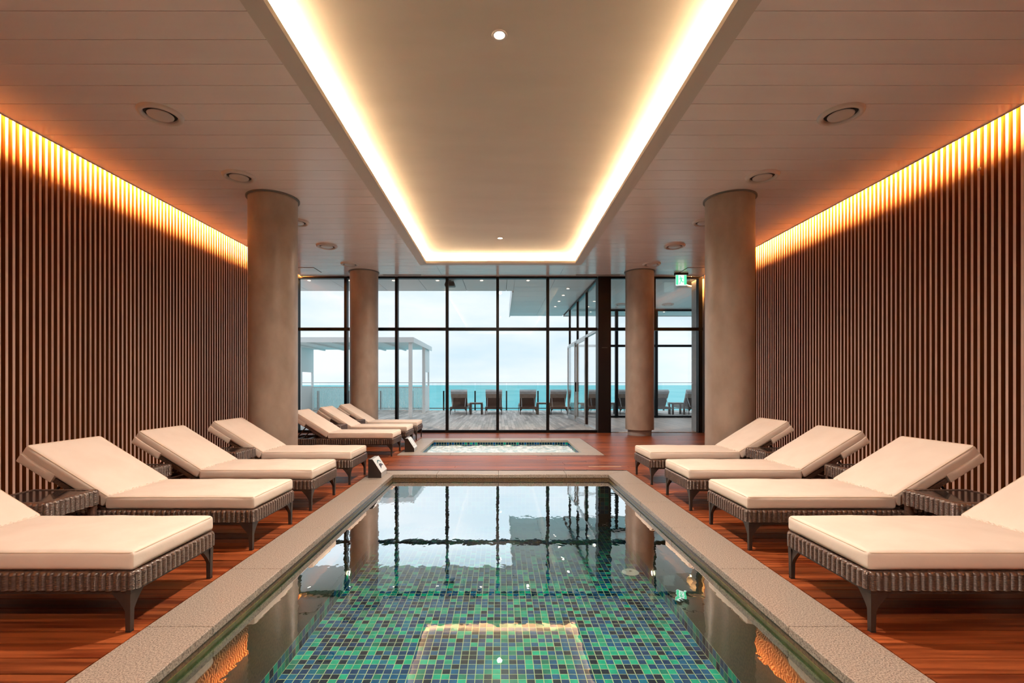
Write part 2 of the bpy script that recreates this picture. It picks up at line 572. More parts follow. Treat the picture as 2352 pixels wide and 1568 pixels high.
# ledge behind the border (carries the strip)
MB().box(-1.86, -TRX, TRY0 - 0.07, TRY1 + 0.07, CEIL + 0.032, CEIL + 0.045).box(TRX, 1.86, TRY0 - 0.07, TRY1 + 0.07, CEIL + 0.032, CEIL + 0.045)\
    .box(-TRX, TRX, TRY1, TRY1 + 0.07, CEIL + 0.032, CEIL + 0.045).build('ledge', M_TRAY, trim_1)
# edge trims and wall-wash strips along the slatted walls
for n, (e, s) in enumerate(((CL, -1), (CR, 1))):
    a, b = sorted((e, e + s * 0.006))
    t = structure('trim_%d' % (n + 2), MB().box(a, b, BACK, 11.75, CEIL - 0.012, CEIL + 0.035), M_TRIM,
                  label='thin metal edge of the ceiling along the slatted wall')
    a1, b1 = sorted((e - s * 0.001, e - s * 0.096))
    MB().box(a1, b1, BACK, 11.75, CEIL + 0.0302, CEIL + 0.034).build('leak_cover', M_CEILDARK, t)  # unseen cover, added to stop strip light leaking through the plank seams
    a1, b1 = sorted((e - s * 0.020, e - s * 0.040))
    tag(MB().box(a1, b1, BACK + 0.1, 11.72, CEIL + 0.14, CEIL + 0.16).build('light_strip', M_LEDWALL, t), 'amber light strip hidden above the ceiling edge')
    a1, b1 = sorted((e - s * 0.041, e - s * 0.075))
    MB().box(a1, b1, BACK + 0.05, 11.75, CEIL + 0.13, CEIL + 0.17).build('strip_mount', M_TRAY, t)
    a, b = sorted((e - s * 0.25, e + s * 0.24))
    MB().box(a, b, BACK, 11.75, CEIL + 0.345, CEIL + 0.36).build('recess_top', M_TRAY, t)
    a, b = sorted((e - s * 0.09, e - s * 0.076))
    MB().box(a, b, BACK, 11.75, CEIL + 0.0345, CEIL + 0.345).build('recess_side', M_TRAY, t)

# ------------------------------------------------------------------ main glazing
MX = [-4.995, -3.80, -2.555, -1.315, -0.075, 1.155, 2.40]
ZTR = 2.54
me_bk = unit_box('black_frame_bar', M_BLACK)
me_gl = unit_box('glass_pane', M_GLASS)
win = structure('window_1', label='floor-to-ceiling black framed glazing towards the sea')
FD = 0.17
for x in MX[:-1]:
    place('mullion', me_bk, x - 0.034, x + 0.034, GLZ, GLZ + 0.06, 0.0, CEIL - 0.01, win)
    place('mullion', me_bk, x - 0.028, x + 0.028, GLZ + 0.085, GLZ + FD, 0.0, CEIL - 0.01, win)
for a, b in zip(MX[:-1], MX[1:]):
    for z, t in ((0.032, 0.032), (ZTR, 0.036), (CEIL - 0.022, 0.02)):
        place('transom', me_bk, a + 0.035, b - 0.035, GLZ + 0.002, GLZ + 0.06, z - t, z + t, win)
        place('transom', me_bk, a + 0.03, b - 0.03, GLZ + 0.09, GLZ + FD - 0.004, z - t * 0.8, z + t * 0.8, win)
    place('pane', me_gl, a + 0.01, b - 0.01, GLZ + 0.066, GLZ + 0.080, 0.03, ZTR, win)
    place('pane', me_gl, a + 0.01, b - 0.01, GLZ + 0.066, GLZ + 0.080, ZTR + 0.002, CEIL, win)
# wide black pier
pier = structure('trim_4', MB().box(2.385, 2.695, GLZ - 0.02, GLZ + 0.30, 0.0, CEIL - 0.004), M_BLACK, label='wide black metal pier in the glazing')
MB().box(2.47, 2.61, GLZ - 0.023, GLZ - 0.02, 2.08, 2.086).build('joint', M_GREY, pier)
# right bay next to the slatted wall: frame above, frameless opening below
win2 = structure('window_2', label='black framed glass bay between the pier and the right wall')
place('transom', me_bk, 2.695, 4.95, GLZ + 0.002, GLZ + 0.10, ZTR - 0.036, ZTR + 0.036, win2)
place('transom', me_bk, 2.695, 4.95, GLZ + 0.002, GLZ + 0.10, CEIL - 0.05, CEIL - 0.004, win2)
place('mullion', me_bk, 3.735, 3.795, GLZ, GLZ + 0.10, ZTR + 0.036, CEIL - 0.05, win2)
place('mullion', me_bk, 4.855, 4.945, GLZ + 0.02, GLZ + 0.17, 0.0, CEIL - 0.004, win2)
place('pane', me_gl, 2.70, 3.735, GLZ + 0.04, GLZ + 0.052, ZTR + 0.036, CEIL - 0.05, win2)
place('pane', me_gl, 3.795, 4.80, GLZ + 0.04, GLZ + 0.052, ZTR + 0.036, CEIL - 0.05, win2)

# ------------------------------------------------------------------ annex seen through the right bay
AX, AY1, AXR = 2.45, 16.9, 8.6
mb = MB()
x = 2.50
r2 = random.Random(12)
while x < AXR:
    y = 11.92
    while y < AY1 - 0.02:
        L_ = r2.uniform(1.2, 2.6)
        mb.box(x + 0.002, x + 0.110, y + 0.0015, min(y + L_, AY1) - 0.0015, -0.02, 0.0)
        y += L_
    x += 0.112
annex_floor = structure('floor_annex', MB().box(AX + 0.03, AXR, 11.9, AY1 + 0.1, -0.1, -0.021), M_SUB, label='pale plank floor of the glazed annex')
tag(mb.build('plank_run', M_ANNEXDECK, annex_floor), kind='stuff')
mb = MB()
x = 4.81 - 0.28 * 8
while x < AXR:
    mb.box(x + 0.002, x + 0.278, 13.20 if 4.8 < x < 5.5 else 11.93, AY1, CEIL + 0.01, CEIL + 0.04)
    x += 0.28
annex_ceiling = structure('ceiling_annex', MB().box(AX, AXR + 0.1, 11.9, 18.72, CEIL + 0.24, CEIL + 0.5).box(AX, AXR + 0.1, 18.70, 18.72, CEIL, CEIL + 0.24).box(AXR, AXR + 0.1, 11.9, 18.70, CEIL + 0.1, CEIL + 0.24), M_CONCRETE, label='white plank ceiling of the glazed annex')
tag(mb.build('ceiling_plank_run', M_SOFFIT, annex_ceiling), kind='stuff')
structure('wall_annex', MB().box(AXR, AXR + 0.2, 11.9, AY1 + 0.2, 0, CEIL + 0.1), M_STONE)
# stone clad end wall
stone = structure('wall_stone', MB().box(4.955, 5.60, 12.0, 12.345, 0.0, CEIL), M_CONCRETE, label='grey stone clad return wall beyond the right bay')
me_st = unit_box('stone_slab', M_STONE)
zz = 0.0
for k in range(7):
    z1 = min(zz + 0.60, CEIL)
    if z1 - zz > 0.05:
        place('stone_slab', me_st, 4.93, 4.954, 12.0, 12.37, zz + 0.002, z1 - 0.002, stone)
        place('stone_slab', me_st, 4.955, 5.61, 12.346, 12.37, zz + 0.002, z1 - 0.002, stone)
    zz += 0.60
# warm slot between the annex ceiling and the stone wall, rounded at its far end
arc = [(5.35 - 0.54 * math.cos(t), 12.0 + 1.15 * math.sin(t)) for t in [PI / 2 * k / 14 for k in range(15)]]
mb = MB()
for (xa, ya), (xb, yb) in zip(arc[:-1], arc[1:]):
    mb.prism([(xa, ya), (xb, yb), (xb, 13.198), (xa, 13.198)], CEIL + 0.01, CEIL + 0.04, 'z')
mb.box(5.35, 5.65, 13.15, 13.198, CEIL + 0.01, CEIL + 0.04)
mb.build('cove_corner', M_TRIM, annex_ceiling)
tag(MB().tube([(x - 0.02, y + 0.02, CEIL + 0.06) for x, y in arc[:-1]], 0.008, 6).build('light_strip', emit('slot_led', (1.0, 0.55, 0.2), 45.0), annex_ceiling),
    'warm light strip in the curved slot beside the stone wall')

# far glazing of the annex
win3 = structure('window_3', label='far glass wall of the annex facing the terrace loungers')
AXM = [AX + 0.05, 4.10, 5.50, 6.90, AXR]
for x in AXM[1:-1]:
    place('mullion', me_bk, x - 0.05, x + 0.05, AY1, AY1 + 0.12, 0.0, CEIL, win3)
for a, b in zip(AXM[:-1], AXM[1:]):
    a2, b2 = a + (0.05 if a > AX + 0.1 else 0.03), b - (0.05 if b < AXR - 0.1 else 0)
    for z, t in ((0.04, 0.03), (ZTR, 0.04), (CEIL - 0.03, 0.03)):
        place('transom', me_bk, a2, b2, AY1 + 0.01, AY1 + 0.11, z - t, z + t, win3)
    place('pane', me_gl, a2, b2, AY1 + 0.05, AY1 + 0.062, 0.07, ZTR - 0.04, win3)
    place('pane', me_gl, a2, b2, AY1 + 0.05, AY1 + 0.062, ZTR + 0.04, CEIL - 0.06, win3)
# side glass wall with sliding door
win4 = structure('window_4', label='glass side wall of the annex running out to the terrace')
YM = [12.06, 13.54, 15.14, 16.86]
me_alu = unit_box('aluminium_bar', M_ALU)
for y in YM:
    place('mullion', me_bk, AX - 0.05, AX + 0.02, y - 0.03, y + 0.03, 0.0, CEIL, win4)
for a, b in zip(YM[:-1], YM[1:]):
    a, b = a + 0.03, b - 0.03
    place('transom', me_alu, AX - 0.05, AX + 0.02, a, b, ZTR - 0.035, ZTR + 0.035, win4)
    place('transom', me_bk, AX - 0.05, AX + 0.02, a, b, CEIL - 0.05, CEIL, win4)
    place('sill', me_alu, AX - 0.07, AX + 0.02, a, b, 0.0, 0.06, win4)
    place('pane', me_gl, AX - 0.02, AX - 0.008, a, b, ZTR + 0.035, CEIL - 0.05, win4)
    if a < 13.4:
        place('pane', me_gl, AX - 0.02, AX - 0.008, a, b, 0.06, ZTR - 0.035, win4)
door = structure('door_1', label='aluminium framed sliding glass door in the annex side wall')
for a, b, xo in ((13.58, 15.14, -0.045), (15.18, 16.80, -0.09)):
    for y in (a, b - 0.07):
        place('stile', me_alu, AX + xo - 0.02, AX + xo + 0.02, y, y + 0.07, 0.065, ZTR - 0.04, door)
    for z0, z1 in ((0.065, 0.16), (ZTR - 0.10, ZTR - 0.04)):
        place('rail', me_alu, AX + xo - 0.018, AX + xo + 0.018, a + 0.07, b - 0.07, z0, z1, door)
    place('pane', me_gl, AX + xo - 0.006, AX + xo + 0.006, a + 0.07, b - 0.07, 0.16, ZTR - 0.10, door)
place('handle', me_bk, AX - 0.105, AX - 0.07, 15.10, 15.13, 0.95, 1.25, door)

# ------------------------------------------------------------------ outdoor roof overhang
soffit = structure('soffit', MB().box(-9.5, 0.36, 11.93, 13.68, CEIL + 0.06, CEIL + 0.42), M_CONCRETE, label='grey panelled soffit outside the glazing')
me_sf = unit_box('soffit_panel', M_SOFFIT)
x = 0.16
place('soffit_panel', me_sf, 0.165, 0.36, 11.93, 13.67, CEIL + 0.02, CEIL + 0.05, soffit)
for k in range(8):
    place('soffit_panel', me_sf, x - 1.120, x - 0.005, 11.93, 13.67, CEIL + 0.02, CEIL + 0.05, soffit)
    x -= 1.125
soffit2 = structure('soffit_annex', MB().box(0.36, AX, 11.93, 18.72, CEIL + 0.06, CEIL + 0.42), M_CONCRETE, label='grey panelled overhang of the annex roof')
y = 11.93
for h in (1.14, 0.60, 0.84, 0.84, 0.84, 0.84, 0.84, 0.84):
    place('soffit_panel', me_sf, 0.365, 1.38, y + 0.004, y + h - 0.004, CEIL + 0.02, CEIL + 0.05, soffit2)
    place('soffit_panel', me_sf, 1.388, AX - 0.05, y + 0.004, y + h - 0.004, CEIL + 0.02, CEIL + 0.05, soffit2)
    y += h
for k in range(5):
    place('soffit_panel', me_sf, AX + 0.03 + k * 1.25, AX + 1.272 + k * 1.25, AY1 + 0.13, 18.70, CEIL + 0.02, CEIL + 0.05, annex_ceiling)
place('fascia', unit_box('fascia', M_WHITE), 0.33, 0.36, 13.68, 18.75, CEIL - 0.02, CEIL + 0.46, soffit2)

# downlights in the soffits
def lathe_lamp(name, prof_ring, r_lens, z, lens_mat):
    ring = MB().lathe(prof_ring, 32).mesh('ring', M_VENT, True)
    lens = MB().lathe([(0.0005, z), (r_lens, z)], 24).mesh('lens', lens_mat)
    return ring, lens
sr_, sl_ = lathe_lamp('soffit', [(0.055, 0.006), (0.048, -0.006), (0.038, 0.004)], 0.04, 0.002, M_LAMPOUT)
spots = [(-4.9, 12.25), (-3.86, 12.25), (-2.74, 12.25), (-1.615, 12.25), (-0.49, 12.25), (0.70, 12.25), (1.87, 13.3), (1.87, 14.3), (1.87, 15.35),
         (1.87, 16.4), (4.6, 17.6), (6.0, 17.6), (3.3, 17.6)]
snames = ['outdoor soffit downlight nearest the left wall', 'outdoor soffit downlight hidden behind the far left column',
          'outdoor soffit downlight just right of the far left column', 'outdoor soffit downlight left of the grey speaker',
          'outdoor soffit downlight right of the grey speaker', 'outdoor soffit downlight beside the annex overhang corner',
          'first downlight of the row under the annex overhang', 'second downlight of the row under the annex overhang',
          'third downlight of the row under the annex overhang', 'last downlight of the row under the annex overhang',
          'downlight outside the annex far window, middle one', 'downlight outside the annex far window, right one',
          'downlight outside the annex far window, left one']
for (x, y), lb in zip(spots, snames):
    t = root('downlight', lb, 'downlight', (x, y, CEIL + 0.012), 0, 'downlights in the outdoor soffit')
    link('ring', sr_, t); link('lens', sl_, t)

# ------------------------------------------------------------------ terrace
terrace = structure('terrace', MB().box(-11, 13, 11.9, 21.75, -0.12, -0.022), M_SUB, label='weathered grey timber terrace outside')
mb = MB()
r3 = random.Random(5)
x = -10.9
while x < 12.9:
    y = 11.93 + r3.uniform(-1.0, 0)
    while y < 21.7:
        L_ = r3.uniform(0.7, 1.9)
        a, b = max(y, 11.93) + 0.002, min(y + L_, 21.7) - 0.002
        if b - a > 0.02 and not (x > AX - 0.05 and a < AY1 + 0.1 and x < AXR):
            mb.box(x + 0.002, x + 0.093, a, b, -0.022, -0.001)
        y += L_
    x += 0.095
tag(mb.build('deck_board_run', M_TERRACE, terrace), kind='stuff')
# the sea
sea = structure('sea', MB().add([(-9000, 30, -18), (9000, 30, -18), (9000, 6200, -18), (-9000, 6200, -18)], [(0, 1, 2, 3)]), M_SEA,
                label='turquoise sea out to the horizon')
sea['kind'] = 'structure'
# glass railing
RY = 21.6
rail = root('glass_railing', 'clear glass railing on short dark posts along the terrace edge', 'railing', (0, RY, 0))
me_post = unit_box('railing_post', M_GREY)
me_rg = unit_box('railing_glass', M_RAILGLASS)
px = [-2.57 + 1.417 * k for k in range(-5, 11)]
for k, x in enumerate(px):
    place('post', me_bk, x - 0.03, x + 0.03, -0.03, 0.03, 0.0, 0.88, rail)
    if k + 1 < len(px):
        place('glass_panel', me_rg, x + 0.02, x + 1.397, 0.035, 0.047, 0.05, 1.235, rail)
place('top_rail', me_post, px[0] - 0.1, px[-1] + 0.1, 0.025, 0.057, 1.235, 1.255, rail)
place('bottom_rail', me_post, px[0] - 0.1, px[-1] + 0.1, 0.05, 0.09, 0.07, 0.11, rail)

# pergola with white slat fence
perg = root('pergola', 'white flat-roofed pergola on the terrace beyond the left glazing', 'pergola', (0, 0, 0))
me_wh = unit_box('white_bar', M_WHITE)
PXR, PXL, PYF, PYM, PYB = -3.20, -8.35, 17.0, 19.95, 21.3
for x in (PXR, PXL):
    for y in (PYF, PYM):
        place('post', me_wh, x - 0.06, x + 0.06, y - 0.06, y + 0.06, 0.0, 2.72, perg)
place('roof', me_wh, PXL - 0.12, PXR + 0.10, PYF - 0.1, PYB + 0.1, 2.72, 2.80, perg)
place('fascia', me_wh, PXL - 0.14, PXR + 0.12, PYF - 0.13, PYF - 0.10, 2.66, 2.84, perg)
place('fascia', me_wh, PXR + 0.10, PXR + 0.13, PYF - 0.1, PYB + 0.1, 2.66, 2.84, perg)
for x in (PXR, PXL):
    for z0, z1 in ((1.02, 1.10), (1.70, 2.72)):
        place('side_panel', me_wh, x - 0.03, x + 0.03, PYM + 0.06, PYB, z0, z1, perg)
    place('side_panel', me_wh, x - 0.03, x + 0.03, PYM + 0.06, PYB, 0.02, 1.02, perg)
    place('side_post', me_wh, x - 0.03, x + 0.03, PYB - 0.12, PYB, 1.10, 1.70, perg)
k = PXL + 0.5
while k < PXR - 0.2:
    place('roof_beam', me_wh, k, k + 0.06, PYF, PYB, 2.66, 2.72, perg)
    k += 0.9
fence = root('slat_fence', 'white vertical slat fence between the pergola posts', 'fence', (0, 21.2, 0))
mb = MB()
x = PXL + 0.08
while x < PXR - 0.08:
    mb.box(x, x + 0.026, -0.02, 0.02, 0.06, 1.02)
    x += 0.058
tag(mb.build('slat_run', M_WHITE, fence), kind='stuff')
place('top_rail', me_wh, PXL + 0.05, PXR - 0.05, -0.03, 0.03, 1.02, 1.07, fence)
place('bottom_rail', me_wh, PXL + 0.05, PXR - 0.05, -0.03, 0.03, 0.0, 0.06, fence)

# ------------------------------------------------------------------ columns
def column(x, y, label):
    c = root('column', label, 'column', (x, y, 0), 0, 'round columns of the pool hall')
    n = 72
    MB().lathe([(0.27, 0.0), (0.27, 0.135)], n, close=True).build('plinth', M_PLINTH, c, True)
    MB().lathe([(0.325, 0.135), (0.325, CEIL - 0.001)], n, close=True).build('shaft', M_COLUMN, c, True)
    MB().lathe([(0.327, CEIL - 0.018), (0.352, CEIL - 0.018), (0.352, CEIL - 0.001), (0.327, CEIL - 0.001), (0.327, CEIL - 0.018)], n).build('collar', M_GREY, c, True)
column(-3.235, 6.81, 'near left beige round column beside the fourth lounger')
column(3.255, 6.81, 'near right beige round column behind the back lounger')
column(-3.215, 11.27, 'far left beige round column in front of the glazing')
column(3.26, 11.24, 'far right beige round column on a narrow grey plinth')

# ------------------------------------------------------------------ ceiling vents, hatches, slot
vring = MB().lathe([(0.140, 0.0), (0.143, -0.016), (0.152, -0.028), (0.166, -0.033), (0.182, -0.029), (0.192, -0.016), (0.197, 0.0)], 56).mesh('outer_ring', M_VENT, True)
vgap = MB().lathe([(0.001, -0.002), (0.142, -0.002)], 48).mesh('throat', M_DARK)
vdisc = MB().lathe([(0.001, -0.030), (0.098, -0.028), (0.110, -0.024), (0.113, -0.016), (0.104, -0.010), (0.001, -0.010)], 48).mesh('disc', M_VENT, True)
ordn = ['nearest', 'second', 'third', 'fourth', 'farthest']
for sd, s in (('left', -1), ('right', 1)):
    for k, y in enumerate((4.66, 6.06, 7.77, 9.12, 10.5)):
        t = root('ceiling_vent', '%s round ceiling air vent of the row along the %s side' % (ordn[k], sd), 'vent', (s * 3.31, y, CEIL), 0, 'round ceiling vents')
        link('outer_ring', vring, t); link('throat', vgap, t); link('disc', vdisc, t)
for x, y, lb in ((4.0, 15.9, 'left'), (5.55, 15.9, 'right')):
    t = root('ceiling_vent', 'round ceiling air vent in the annex, the %s one' % lb, 'vent', (x, y, CEIL + 0.01), 0, 'round ceiling vents')
    link('outer_ring', vring, t); link('throat', vgap, t); link('disc', vdisc, t)
def hatch(x0, x1, y0, y1, lb):
    h = root('access_hatch', lb, 'hatch', ((x0 + x1) / 2, (y0 + y1) / 2, CEIL))
    a, b = (x1 - x0) / 2, (y1 - y0) / 2
    MB().box(-a, a, -b, b, -0.004, 0.0).build('gap_frame', M_DARK, h)
    MB().box(-a + 0.012, a - 0.012, -b + 0.012, b - 0.012, -0.009, -0.004).build('panel', M_CEIL, h)
hatch(-4.78, -4.22, 10.82, 11.30, 'square access panel in the far left corner of the ceiling')
hatch(4.22, 4.78, 10.82, 11.30, 'square access panel in the far right corner of the ceiling')
for a, b, lb in ((-2.85, -1.9, 'slim slot diffuser in the ceiling beside the far left column'), (1.8, 2.9, 'slim slot diffuser in the ceiling beside the far right column')):
    s = root('slot_diffuser', lb, 'air slot', ((a + b) / 2, 11.55, CEIL))
    MB().box(-(b - a) / 2, (b - a) / 2, -0.05, 0.05, -0.006, 0).build('frame', M_VENT, s)
    MB().box(-(b - a) / 2 + 0.02, (b - a) / 2 - 0.02, -0.02, 0.02, -0.008, -0.006).build('slot', M_DARK, s)

# tray downlights with their light
tr_, tl_ = lathe_lamp('tray', [(0.062, 0.0), (0.058, -0.008), (0.045, -0.006), (0.040, 0.0)], 0.041, -0.003, M_LAMP)
for y, lb in ((3.82, 'bright downlight in the middle of the ceiling tray nearest the camera'), (9.15, 'bright small downlight at the far end of the ceiling tray'),
              (-1.5, 'downlight in the ceiling tray behind the camera')):
    t = root('downlight', lb, 'downlight', (-0.01, y, ZT), 0, 'downlights in the ceiling tray')
    link('ring', tr_, t); link('lens', tl_, t)
    ld = bpy.data.lights.new('downlight_beam', 'SPOT')
    ld.energy = DOWNLIGHT_W
    ld.color = (1.0, 0.81, 0.655)
    ld.spot_size = math.radians(165)
    ld.spot_blend = 1.0
    ld.shadow_soft_size = 0.04
    lo = bpy.data.objects.new('downlight_beam', ld)
    COL.objects.link(lo)
    lo.parent = t
    lo.location = (0, 0, -0.05)

# ------------------------------------------------------------------ pool
pool = root('swimming_pool', 'long tiled swimming pool with granite coping in the middle of the hall', 'pool', (0, 0, 0))
rec = MB()                                                      # coping slabs
joints = [PY0i - 0.32, 0.61, 1.49, 2.37, 3.11, 3.99, 4.87, 5.75]
def slab(pts, name='coping_slab', par=None, zt=0.0):
    m = MB()
    m.prism(pts, zt - 0.045, zt, 'z')
    o = m.build(name, M_GRANITE, par or pool)
    md = o.modifiers.new('edge', 'BEVEL'); md.width = 0.004; md.segments = 2
    return o
G = 0.0015
for s in (-1, 1):
    for a, b in zip(joints[:-1], joints[1:]):
        slab([(s * COPI, a + G), (s * COPX, a + G), (s * COPX, b - G), (s * COPI, b - G)])
    slab([(s * COPI, 5.75 + G), (s * COPX, 5.75 + G), (s * COPX, PY1o), (s * (COPI + 0.001), PY1i)])
xs = [-0.85, -0.03, 0.87]
cutsx = [-1.75] + xs + [1.75]
for i in range(4):
    a, b = cutsx[i], cutsx[i + 1]
    ai, ao, bi, bo = a + G, a + G, b - G, b - G
    if i == 0: ai, ao = -COPI + G, -COPX + G
    if i == 3: bi, bo = COPI - G, COPX - G
    slab([(ai, PY1i), (bi, PY1i), (bo, PY1o), (ao, PY1o)])
# basin: granite lip course, granite panels, floor
mb = MB()
XI = COPI + 0.006
for s in (-1, 1):
    a, b = sorted((s * XI, s * (XI + 0.28)))
    mb.box(a, b, PY0i, PY1i, ZB, -0.045)
mb.box(-XI - 0.28, XI + 0.28, PY1i + 0.006, PY1i + 0.3, ZF, -0.045)
mb.box(-XI - 0.28, XI + 0.28, PY0i - 0.3, PY0i, ZF, -0.045)
mb.build('basin_wall', M_GRANITEWET, pool)
mb = MB()                                                        # stained waterline course
for s in (-1, 1):
    a, b = sorted((s * (XI - 0.002), s * (XI + 0.01)))
    mb.box(a, b, PY0i, PY1i, ZW - 0.055, ZW + 0.002)
mb.build('waterline_course', M_MOSS, pool)
mb = MB()                                                        # grout bed of floor and tile band
mb.box(-XI - 0.25, XI + 0.25, PY0i - 0.2, PY1i + 0.25, ZF - 0.1, ZF - 0.0009)
for s in (-1, 1):
    a, b = sorted((s * (XI - 0.0005), s * (XI + 0.25)))
    mb.box(a, b, PY0i, PY1i, ZF - 0.0009, ZB)
mb.box(-XI, XI, PY1i + 0.0025, PY1i + 0.006, -0.525, ZW - 0.004)
mb.build('grout_bed', M_GROUT, pool)
TS = 0.0545
nx = int(2 * XI / TS)
TSX = 2 * XI / nx
g2 = 0.0026
def pick():
    return random.choices(range(6), TILE_W)[0]
def tile_mesh(k, sx, sy, name='floor_tile'):
    m = MB()
    hx, hy, c = sx / 2 - g2, sy / 2 - g2, 0.0010
    vs = [(-hx, -hy, -0.001), (hx, -hy, -0.001), (hx, hy, -0.001), (-hx, hy, -0.001),
          (-hx + c, -hy + c, 0), (hx - c, -hy + c, 0), (hx - c, hy - c, 0), (-hx + c, hy - c, 0)]
    m.add(vs, [(0, 1, 5, 4), (1, 2, 6, 5), (2, 3, 7, 6), (3, 0, 4, 7), (4, 5, 6, 7)])
    return m.mesh(name, M_TILES[k])
tmeshes = [tile_mesh(k, TSX, TS) for k in range(6)]
run = MB()
def add_tile(mbuild, o, u, v, w, k):
    """tile with outward normal w at point o, edges u v"""
    o, u, v, w = Vector(o), Vector(u), Vector(v), Vector(w)
    hu, hv = u.length / 2 - g2, v.length / 2 - g2
    un, vn = u.normalized(), v.normalized()
    c = 0.0010
    vs = [o + a * hu * un + b * hv * vn for a, b in ((-1, -1), (1, -1), (1, 1), (-1, 1))]
    vt = [o + a * (hu - c) * un + b * (hv - c) * vn + w * 0.001 for a, b in ((-1, -1), (1, -1), (1, 1), (-1, 1))]
    mbuild.add(vs + vt, [(0, 1, 5, 4), (1, 2, 6, 5), (2, 3, 7, 6), (3, 0, 4, 7), (4, 5, 6, 7)], k)
cand = []
ny = int((PY1i - PY0i) / TS)
for j in range(ny):
    y = PY1i - (j + 0.5) * TS
    for i in range(nx):
        x = -XI + (i + 0.5) * TSX
        cand.append((x, y))
def tile_px(x, y):
    return 1150 + F * x / max(y, 0.01), CY + F * (EYE - ZF) / max(y, 0.01)
vis = [c for c in cand if c[1] > 0.5 and tile_px(*c)[1] < 1565]
vis.sort(key=lambda c: (round(c[1], 3), abs(c[0])))
big = set(vis[:300])
for c in cand:
    k = pick()
    if c in big:
        link('floor_tile', tmeshes[k], pool, (c[0], c[1], ZF))
    else:
        add_tile(run, (c[0], c[1], ZF - 0.001), (TSX, 0, 0), (0, TS, 0), (0, 0, 1), k)
tag(run.build('floor_tile_run', M_TILES, pool), kind='stuff')
band = MB()
nz = 2
tz = (ZB - ZF) / nz
for s in (-1, 1):
    for j in range(ny):
        y = PY1i - (j + 0.5) * TS
        for q in range(nz):
            add_tile(band, (s * (XI - 0.0005), y, ZF + (q + 0.5) * tz), (0, TS, 0), (0, 0, tz), (-s, 0, 0), pick())
for i in range(nx):
    x = -XI + (i + 0.5) * TSX
    for q in range(8):
        add_tile(band, (x, PY1i + 0.0025, -0.525 + (q + 0.5) * TS), (TSX, 0, 0), (0, 0, TS), (0, -1, 0), pick())
tag(band.build('wall_tile_run', M_TILES, pool), kind='stuff')
# water surface
MB().add([(-XI, PY0i, ZW), (XI, PY0i, ZW), (XI, PY1i, ZW), (-XI, PY1i, ZW)], [(0, 1, 2, 3)]).build('water', M_WATER, pool)
# underwater lamps and drain
for s in (-1, 1):
    lm = MB()
    lm.lathe([(0.0005, 0.006), (0.022, 0.004)], 20)
    o = lm.build('underwater_lamp', M_POOLLAMP, pool)
    o.location = (s * (XI - 0.006), 4.49, ZB + 0.0)
    o.rotation_euler = (0, -s * PI / 2, 0)
    rg = MB().lathe([(0.022, 0.006), (0.034, 0.006), (0.036, 0.0)], 24).build('lamp_rim', M_ALU, o)
dr = MB().lathe([(0.0005, 0.012), (0.02, 0.013), (0.022, 0.010), (0.07, 0.011), (0.085, 0.002), (0.085, 0.0)], 32).build('floor_drain', M_WHITE, pool, True)
dr.location = (1.30, 4.80, ZF + 0.001)
MB().lathe([(0.0005, 0.014), (0.014, 0.014)], 16).build('drain_screw', M_GREY, dr)

# ------------------------------------------------------------------ hot tub
tub = root('hot_tub', 'small rectangular bubbling hot tub with granite coping before the glazing', 'hot tub', (0, 0, 0))
for s in (-1, 1):
    cy_ = [TY0o, 8.9, 9.75, TY1o]
    for i in range(3):
        a, b = cy_[i] + G, cy_[i + 1] - G
        ai = max(a, TY0i) if i == 0 else a
        bi = min(b, TY1i) if i == 2 else b
        slab([(s * COPI, ai), (s * COPX, a if i else TY0o), (s * COPX, b if i < 2 else TY1o), (s * COPI, bi)], par=tub)
for yo, yi in ((TY0o, TY0i), (TY1o, TY1i)):
    cx_ = [-COPX, -0.86, -0.02, 0.87, COPX]
    for i in range(4):
        a, b = cx_[i] + G, cx_[i + 1] - G
        ai = -COPI + G if i == 0 else a
        bi = COPI - G if i == 3 else b
        slab([(ai, yi), (bi, yi), (b, yo), (a, yo)], par=tub)
mb = MB()
XJ = COPI + 0.006
mb.box(-XJ - 0.2, -XJ, TY0i - 0.2, TY1i + 0.2, -0.9, -0.045)
mb.box(XJ, XJ + 0.2, TY0i - 0.2, TY1i + 0.2, -0.9, -0.045)
mb.box(-XJ, XJ, TY0i - 0.2, TY0i - 0.006, -0.9, -0.045)
mb.box(-XJ, XJ, TY1i + 0.006, TY1i + 0.2, -0.9, -0.045)
mb.box(-XJ - 0.2, XJ + 0.2, TY0i - 0.2, TY1i + 0.2, -1.0, -0.9)
mb.build('basin_wall', M_GROUT, tub)
band = MB()
for i in range(nx):
    x = -XI + (i + 0.5) * TSX
    for q in range(3):
        add_tile(band, (x, TY1i + 0.005, -0.047 - (q + 0.5) * TS), (TSX, 0, 0), (0, 0, TS), (0, -1, 0), random.choice((3, 3, 4, 4, 4, 4, 4, 1)))
for s in (-1, 1):
    for j in range(int((TY1i - TY0i) / TS)):
        for q in range(3):
            add_tile(band, (s * (XJ - 0.001), TY1i - (j + 0.5) * TS, -0.047 - (q + 0.5) * TS), (0, TS, 0), (0, 0, TS), (-s, 0, 0), random.choice((3, 3, 4, 4, 4, 4, 4, 1)))
tag(band.build('wall_tile_run', M_TILES, tub), kind='stuff')
mb = MB()
NX, NY = 140, 100
vs = []
for j in range(NY + 1):
    for i in range(NX + 1):
        x = -XJ + 2 * XJ * i / NX
        y = TY0i + (TY1i - TY0i) * j / NY
        z = -0.118 + 0.016 * mnoise.noise((x * 5, y * 7, 0)) + 0.010 * mnoise.noise((x * 14, y * 18, 3)) + 0.005 * mnoise.noise((x * 34, y * 40, 6))
        vs.append((x, y, z))
